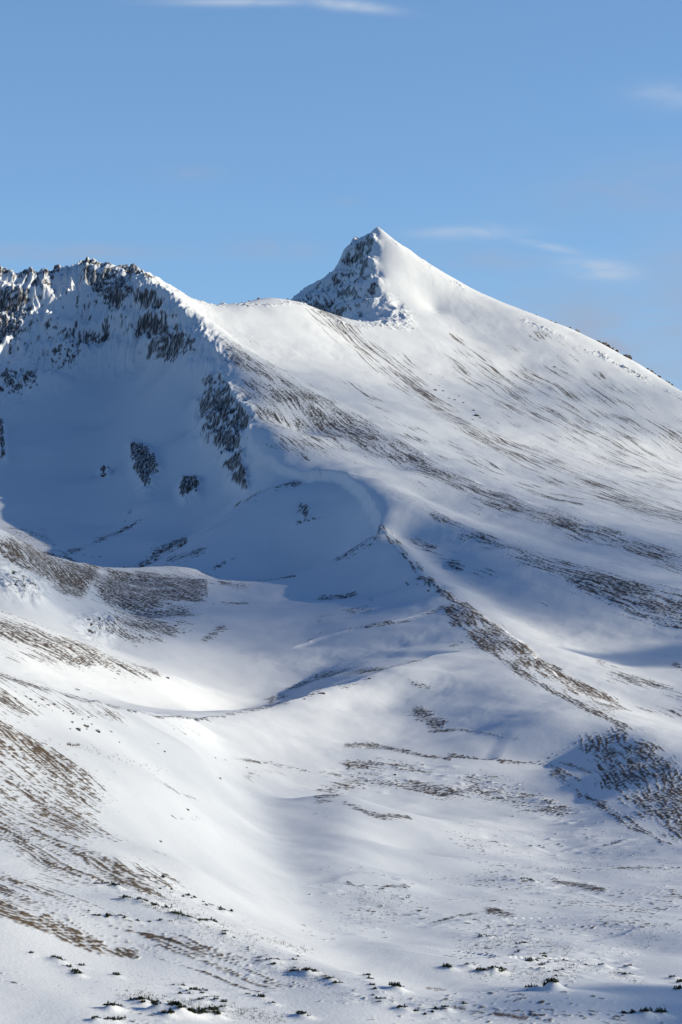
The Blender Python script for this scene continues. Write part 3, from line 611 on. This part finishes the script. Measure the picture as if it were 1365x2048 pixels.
# low scrub: countless twig tips and leftover sprigs through the snow
V, Fc = [], []
def sprig(x, y, s, up):
    z = ground(x, y)
    for _ in range(4):
        a = random.uniform(0, 6.28); w = s * .07; i = len(V); dx, dy = s * .35 * math.cos(a), s * .35 * math.sin(a); ox, oy = random.gauss(0, s * .35), random.gauss(0, s * .35)
        V.extend([(x + ox - w, y + oy, z - .1), (x + ox + w, y + oy + w, z - .1), (x + ox + dx, y + oy + dy, z + s * up * random.uniform(.5, 1.1))]); Fc.append((i, i + 1, i + 2))
def sprigs(L, n, sp, s, up=.8):
    L = np.array(L, float); seg = np.concatenate([[0], np.cumsum(np.hypot(*np.diff(L, axis=0).T))])
    for q in range(n):
        t = rng.rand() * seg[-1]; h_ = hit(np.interp(t, seg, L[:, 0]) + rng.randn() * sp, np.interp(t, seg, L[:, 1]) + rng.randn() * sp * .5)
        if h_: sprig(h_[0], h_[1], s * rng.uniform(.6, 1.4), up)
sprigs([(988,2030),(1020,2034),(1055,2040)], 150, 3, .7); sprigs([(908,2018),(930,2020)], 40, 2, .6); sprigs([(855,1978),(885,1982)], 50, 3, .6); sprigs([(135,1490),(160,1490)], 50, 2, .8); sprigs([(490,1870),(530,1880),(560,1885),(620,1905)], 120, 6, .6)
sprigs([(100,1480),(180,1500),(330,1545)], 90, 10, .7); sprigs([(300,1770),(420,1860),(560,1940),(640,1970)], 500, 22, .5); sprigs([(650,1990),(800,2010),(1000,2030)], 160, 14, .45); sprigs([(560,1980),(300,1960),(100,1990)], 120, 20, .4)
o = bpy.data.objects.new('willow_scrub', tri_mesh('willow_scrub', V, Fc, m_twig)); COL.objects.link(o); o['kind'] = 'stuff'; o['label'] = 'thin brown willow twigs poking through the snow'; o['category'] = 'twigs'
V, Fc = [], []
for L, n, sp, s in [([(930,1900),(1010,1880),(1130,1900),(1140,1960),(950,1945)], 760, 15, .5), ([(255,1800),(400,1846)], 160, 6, .6), ([(250,1990),(340,2010),(450,2020),(560,2040)], 600, 16, .5), ([(150,1740),(300,1790),(450,1870)], 300, 18, .5), ([(580,1935),(680,1970)], 110, 10, .5),
                    ([(1040,1690),(1100,1770),(1250,1690),(1340,1750)], 260, 24, .55), ([(1160,1930),(1290,1970)], 110, 9, .5), ([(690,1790),(820,1800),(700,1850)], 220, 18, .55), ([(1200,1850),(1330,1870),(1220,1900)], 200, 20, .5)]:
    sprigs(L, n, sp, s, 1.0)
o = bpy.data.objects.new('spruce_undergrowth', tri_mesh('spruce_undergrowth', V, Fc, m_needle)); COL.objects.link(o); o['kind'] = 'stuff'; o['label'] = 'tips of buried spruce scrub showing through the snow'; o['category'] = 'undergrowth'

# ------------------------------------------------------------------ boulders
m_rock = bpy.data.materials.new('boulder_rock'); nt, bs, new, link = nodes(m_rock)
g_ = new('ShaderNodeNewGeometry'); sp_ = new('ShaderNodeSeparateXYZ'); link(g_.outputs['Normal'], sp_.inputs[0])
tcx = new('ShaderNodeTexCoord'); n = new('ShaderNodeTexNoise'); n.inputs['Scale'].default_value = 2.2; n.inputs['Detail'].default_value = 6; link(tcx.outputs['Object'], n.inputs['Vector'])
rk = mixc(nt, n.outputs[0], (.035, .03, .03, 1), (.14, .10, .085, 1))
v = mathn(nt, 'ADD', sp_.outputs[2], mathn(nt, 'MULTIPLY', mathn(nt, 'SUBTRACT', n.outputs[0], .5), .9)); mr = new('ShaderNodeMapRange'); mr.inputs[1].default_value = .62; mr.inputs[2].default_value = .74; link(v, mr.inputs[0])
link(mixc(nt, mr.outputs[0], rk, (.83, .84, .86, 1)), bs.inputs['Base Color']); bs.inputs['Roughness'].default_value = .85
import bmesh
def boulder_mesh(seed):
    r = random.Random(seed); bm = bmesh.new(); bmesh.ops.create_icosphere(bm, subdivisions=3, radius=1)
    cuts = [(Vector((r.gauss(0, 1), r.gauss(0, 1), r.gauss(0, .8))).normalized(), r.uniform(.5, .9)) for _ in range(11)]
    for v in bm.verts:
        for n_, d_ in cuts:
            e = v.co.dot(n_) - d_
            if e > 0: v.co -= n_ * e * .93
        v.co *= 1 + r.uniform(-.035, .035); v.co.z = v.co.z * .8 + .25
    me = bpy.data.meshes.new('boulder'); bm.to_mesh(me); bm.free(); me.materials.append(m_rock); return me
bmeshes = [boulder_mesh(100 + k) for k in range(8)]
nb = 0
def crest_hit(px):
    u = (px - 682.5) / F; j = np.clip(np.round(np.interp(u * rows / (rows + 400), cols, np.arange(NC))).astype(int), 0, NC - 1)
    col = np.where((rows > 3000) & (rows < 5000), PYf[np.arange(NR), j], 9e9); i = int(np.argmin(col)); y = rows[i]
    return (u * (y * CP + Z[i, j[i]] * SP), y, Z[i, j[i]])
def boulder(px, py, size, lab, grp=None, flat=.75):
    """size: half width in metres"""
    global nb
    h_ = crest_hit(px) if py is None else hit(px, py + 1)
    if h_ is None: return
    o = bpy.data.objects.new('boulder', bmeshes[nb % 8]); nb += 1; COL.objects.link(o)
    o.location = (h_[0], h_[1], ground(h_[0], h_[1]) - .15 * size); o.rotation_euler = (random.uniform(-.2, .2), random.uniform(-.2, .2), random.uniform(0, 6.28))
    o.scale = (size * random.uniform(.9, 1.2), size * random.uniform(.8, 1.1), size * flat * random.uniform(.85, 1.15)); o['label'] = lab; o['category'] = 'boulder'
    if grp: o['group'] = grp
for b in [
 (156,1458,1.5,'reddish brown boulder, pointed, at the front left of the boulder cluster'), (171,1451,1.6,'largest snow-capped boulder in the middle of the boulder cluster'), (195,1462,1.6,'dark brown wedge boulder at the right end of the boulder cluster'),
 (176,1433,1.0,'snow-topped boulder at the upper edge of the boulder cluster'), (144,1443,1.1,'dark boulder at the left end of the boulder cluster'), (164,1437,.9,'small dark boulder just left of the upper snow-topped boulder'),
 (222,1461,1.2,'flat low boulder a little right of the boulder cluster'), (140,1457,.8,'small boulder tucked beside the pointed reddish boulder'), (183,1447,.7,'small boulder right of the largest snow-capped boulder'), (173,1457,.7,'small boulder in front of the largest snow-capped boulder'),
 (108,1408,.9,'single rock high on the left slope above the boulder cluster'), (145,1427,1.1,'snow-covered rock on the slope just above the cluster'), (126,1421,.7,'small rock left of the snow-covered rock above the cluster'), (238,1482,.7,'small snowy rock below the flat low boulder'),
 (155,1379,1.9,'dark rock on the basin snow beyond the near lip, left one of two'), (181,1386,1.1,'smaller dark rock on the basin snow, right one of two'), (335,1356,1.9,'isolated boulder at the tip of the rocky rib above the basin'),
 (646,1387,2.6,'big snow-laden boulder on the crest above the blue hollow'), (610,1398,1.2,'small pale rock left of the big crest boulder'), (740,1357,2.0,'boulder on the lit crest right of the big snow-laden one'),
 (430,1514,1.0,'dark rock at the top of the heath band below the basin lip'), (440,1555,1.1,'snow-crusted rock alone on the gully side'), (329,1501,1.0,'white capped rock alone on open snow below the lip'), (316,1486,.7,'small rock just above the white capped rock'),
 (494,1535,.9,'small dark rock beside the heath band in mid slope'), (375,1617,.9,'rock at the head of the short dark scrub patch by the gully'), (321,1681,.7,'small rock low on the left slope edge by the gully'),
 (790,1550,1.7,'blocky snow-topped boulder on the rocky bench'), (845,1532,1.5,'white crusted boulder at the right of the rocky bench'), (828,1543,1.3,'boulder between the two larger ones on the rocky bench'), (728,1531,1.4,'pale boulder at the left of the rocky bench'),
 (953,830,5.5,'dark jagged boulder alone on the upper streaked flank'), (871,779,3.6,'small dark rock up the flank from the jagged boulder'), (1111,733,3.2,'tiny dark rock on the bright flank below the skyline ridge'),
 (209,947,6,'isolated dark rock in the blue shade of the big cirque'), (540,770,2.5,'single dark rock on the streaked slope right of the cirque rim'), (911,1202,2.5,'pale boulder on the brown knoll where the spur begins'), (856,1101,2.0,'tiny snowy boulder beside the dark streaks under the cornice')]:
    boulder(*b)
for px, py, s in [(1155,None,5), (1141,None,2.8)]: boulder(px, py, s, 'snow plastered block on the right skyline ridge, the ' + ('larger' if s > 4 else 'smaller') + ' of the pair', None, 1.2)
def sky_rocks(a, b, n, s, lab, grp):
    for q in range(n): boulder(a + (b - a) * rng.rand(), None, s * rng.uniform(.35, 1.5) ** 1.3, lab, grp, 1.0)
def rocks(L, n, sp, s, lab, grp):
    L = np.array(L, float); seg = np.concatenate([[0], np.cumsum(np.hypot(*np.diff(L, axis=0).T))])
    for q in range(n):
        t = rng.rand() * seg[-1]; boulder(np.interp(t, seg, L[:, 0]) + rng.randn() * sp, np.interp(t, seg, L[:, 1]) + rng.randn() * sp * .5, s * rng.uniform(.5, 1.4), lab, grp)
sky_rocks(1195, 1262, 20, 4.6, 'dark craggy block on the right skyline where the ridge drops', 'skyline blocks of the right ridge')
sky_rocks(1290, 1345, 10, 3.0, 'dark block low on the right skyline near the frame edge', 'low skyline blocks')
sky_rocks(1040, 1140, 8, 1.8, 'small rock high on the right skyline ridge below the summit', 'high skyline rocks')
sky_rocks(430, 720, 20, 2.0, 'small rock on the bright saddle skyline left of the peak', 'saddle rocks')
rocks([(800,1155),(900,1195)], 8, 14, 1.8, 'small rock on the dark streaked spur crest', 'spur crest rocks')
rocks([(300,1240),(360,1260),(400,1225)], 14, 16, 1.7, 'small dark rock on the snowy side of the heath covered moraine knoll', 'moraine rocks')
rocks([(20,1390),(90,1410),(180,1425),(240,1455)], 18, 12, .7, 'small rock on the upper left slope below its crest', 'rocks of the upper left slope')
rocks([(690,1570),(760,1565),(850,1560)], 16, 12, 1.1, 'small rock on the rocky bench in the middle', 'bench rocks')
rocks([(860,750),(950,830),(1010,880)], 14, 16, 2.2, 'little rock on the upper streaked flank around the jagged boulder', 'upper flank rocks')
cam = bpy.data.cameras.new('camera'); co = bpy.data.objects.new('camera', cam); COL.objects.link(co)
cam.sensor_fit = 'HORIZONTAL'; cam.sensor_width = 24; cam.lens = F * 24 / 1365; cam.clip_end = 60000; cam.clip_start = 1
co.rotation_euler = (math.pi / 2 + PITCH, 0, 0); scene.camera = co
SUN_EL, SUN_AZ = math.radians(17), math.radians(89)     # azimuth clockwise from +Y
w = bpy.data.worlds.new('World'); scene.world = w; w.use_nodes = True
nt = w.node_tree; new = nt.nodes.new; link = nt.links.new
sky = new('ShaderNodeTexSky'); sky.sky_type = 'NISHITA'; sky.sun_disc = False
sky.sun_elevation = SUN_EL; sky.sun_rotation = SUN_AZ; sky.altitude = 600; sky.dust_density = .6; sky.ozone_density = 1.6
bg = nt.nodes['Background']; bg.inputs[1].default_value = .13
tint = new('ShaderNodeMix'); tint.data_type = 'RGBA'; tint.blend_type = 'MULTIPLY'; tint.inputs[0].default_value = 1
link(sky.outputs[0], tint.inputs[6]); tint.inputs[7].default_value = (.975, 1.20, 1.44, 1)
tc = new('ShaderNodeTexCoord'); sx = new('ShaderNodeSeparateXYZ'); link(tc.outputs['Generated'], sx.inputs[0])
ysafe = mathn(nt, 'MAXIMUM', sx.outputs[1], .05)
az = mathn(nt, 'DIVIDE', sx.outputs[0], ysafe); el = mathn(nt, 'DIVIDE', sx.outputs[2], ysafe)
cb = new('ShaderNodeCombineXYZ'); link(az, cb.inputs[0]); link(mathn(nt, 'MULTIPLY', el, 3.2), cb.inputs[1])
cn = new('ShaderNodeTexNoise'); cn.inputs['Scale'].default_value = 26; cn.inputs['Detail'].default_value = 6; cn.inputs['Roughness'].default_value = .55; cn.inputs['Distortion'].default_value = .6; link(cb.outputs[0], cn.inputs['Vector'])
def patches(L):
    cl = None
    for (px, py, rx, ry, rot, amt) in L:
        d = pt(px, py, 1.0); cx0, cy0 = d[0], d[2]
        dx = mathn(nt, 'SUBTRACT', az, cx0); dy = mathn(nt, 'SUBTRACT', el, cy0)
        dy = mathn(nt, 'ADD', dy, mathn(nt, 'MULTIPLY', dx, -math.sin(rot)))
        ex = mathn(nt, 'MULTIPLY', dx, F / rx); ey = mathn(nt, 'MULTIPLY', dy, F / ry)
        r2 = mathn(nt, 'ADD', mathn(nt, 'MULTIPLY', ex, ex), mathn(nt, 'MULTIPLY', ey, ey))
        g = mathn(nt, 'MULTIPLY', mathn(nt, 'EXPONENT', mathn(nt, 'MULTIPLY', r2, -1.0)), amt)
        cl = g if cl is None else mathn(nt, 'MAXIMUM', cl, g)
    return cl
mr = new('ShaderNodeMapRange'); mr.inputs[1].default_value = .27; mr.inputs[2].default_value = .56; link(cn.outputs[0], mr.inputs[0])
mr2 = new('ShaderNodeMapRange'); mr2.inputs[1].default_value = .2; mr2.inputs[2].default_value = .6; link(cn.outputs[0], mr2.inputs[0])
grey = mathn(nt, 'MULTIPLY', patches([(1230,690,330,110,.0,.9),(1400,600,150,130,.1,.75),(1090,620,120,60,0,.45),(120,505,220,18,0,.5),(545,498,85,22,0,.5),(1290,380,190,60,.1,.4),(690,402,26,9,0,.3),(370,345,70,16,0,.25),(980,520,130,30,-.1,.4),(890,600,120,40,0,.3),(1180,590,120,30,0,.4)]), mr2.outputs[0])
white = mathn(nt, 'MULTIPLY', patches([(935,466,95,12,.02,.85),(1000,461,40,12,-.25,.5),(1095,492,75,8,-.22,.5),(1200,538,66,20,-.12,.95),(1215,525,30,10,-.2,.5),(695,9,85,12,-.12,.95),(480,3,140,9,0,.7),(1345,190,75,24,0,.5)]), mr.outputs[0])
skyc = mixc(nt, white, mixc(nt, grey, tint.outputs[2], (2.75, 3.2, 4.2, 1)), (3.7, 4.5, 5.7, 1))
# sky colour darkened overhead and behind the viewer to cut ambient on shaded snow
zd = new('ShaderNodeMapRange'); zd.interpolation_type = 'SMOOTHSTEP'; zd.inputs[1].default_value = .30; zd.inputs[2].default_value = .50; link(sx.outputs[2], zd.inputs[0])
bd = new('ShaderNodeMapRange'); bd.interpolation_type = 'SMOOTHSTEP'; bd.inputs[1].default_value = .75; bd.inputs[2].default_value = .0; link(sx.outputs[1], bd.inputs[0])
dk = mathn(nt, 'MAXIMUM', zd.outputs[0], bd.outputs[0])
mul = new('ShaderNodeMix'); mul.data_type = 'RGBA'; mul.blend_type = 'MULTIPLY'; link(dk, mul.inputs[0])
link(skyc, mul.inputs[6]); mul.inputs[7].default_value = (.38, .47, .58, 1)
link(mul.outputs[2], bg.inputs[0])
l = bpy.data.lights.new('sun', 'SUN'); l.energy = 5.0; l.angle = math.radians(.5); l.color = (1, .925, .74)
lo = bpy.data.objects.new('sun', l); COL.objects.link(lo)
sd = Vector((math.sin(SUN_AZ) * math.cos(SUN_EL), math.cos(SUN_AZ) * math.cos(SUN_EL), math.sin(SUN_EL)))
lo.rotation_euler = sd.to_track_quat('Z', 'Y').to_euler()
scene.cycles.transparent_max_bounces = 96
scene.view_settings.view_transform = 'Standard'; scene.view_settings.look = 'None'
# unseen clouds out of frame towards the sun, added and placed to dim chosen slopes
def shade_cloud(Yc, h, ry, rh, dens, Xc=3500, seed=0, rx=260):
    import bmesh
    bm = bmesh.new(); bmesh.ops.create_icosphere(bm, subdivisions=4, radius=1)
    r = np.random.RandomState(seed); vs = np.array([v.co[:] for v in bm.verts]); 
    n = noise2(vs[:, 0] * 1.7 + vs[:, 2], vs[:, 1] * 1.7 + 3 + vs[:, 2] * 1.3, seed + 500) * .5 + noise2(vs[:, 0] * 4, vs[:, 1] * 4 + vs[:, 2] * 4, seed + 510) * .22
    for v, k in zip(bm.verts, n):
        s = 1 + k; v.co = Vector((v.co.x * s * rx, v.co.y * s * ry, v.co.z * s * rh))
    me = bpy.data.meshes.new('shade_cloud'); bm.to_mesh(me); bm.free(); me.polygons.foreach_set('use_smooth', [True] * len(me.polygons))
    mt = bpy.data.materials.new('shade_cloud_vapour'); mt.use_nodes = True; t = mt.node_tree; t.nodes.remove(t.nodes['Principled BSDF'])
    pv = t.nodes.new('ShaderNodeVolumePrincipled'); pv.inputs['Density'].default_value = dens / (2 * rx); pv.inputs['Color'].default_value = (.95, .96, 1, 1); pv.inputs['Anisotropy'].default_value = .5
    t.links.new(pv.outputs[0], t.nodes['Material Output'].inputs['Volume']); me.materials.append(mt)
    ob = bpy.data.objects.new('shade_cloud', me); COL.objects.link(ob); ob['kind'] = 'structure'
    k = Xc / sd.x; ob.location = (Xc, Yc + k * sd.y, h + k * sd.z); return ob
SHADE_CLOUDS = [(2850, 220, 620, 195, .8), (3350, 420, 400, 180, .5), (2560, 130, 380, 120, 1.0), (3650, 600, 430, 150, .9), (4200, 450, 350, 95, .7), (2190, -10, 62, 22, 3), (690, -130, 70, 40, 4), (2380, 245, 330, 105, 1.1), (1120, -2, 520, 72, .6)]  # last one added only to tone down the overbright near left slope
for i, (a, b, c, d_, e) in enumerate(SHADE_CLOUDS):
    near_ = i in (5, 6); top = None  # small dense pair added to make the crisp shade patches at right
    for sc_, fr in (((1.0, 1.0),) if near_ else ((1.3, .22), (1.0, .34), (.68, .44))):
        ob = shade_cloud(a, b, c * sc_, d_ * sc_, e * fr, 1600 if near_ else 3500, i, 90 if near_ else 260 * sc_)
        if top is None: top = ob
        else: ob.name = 'shade_cloud_core'; ob.parent = top; ob.location = (0, 0, 0); del ob['kind']
print('done', round(time.time() - T0, 1))
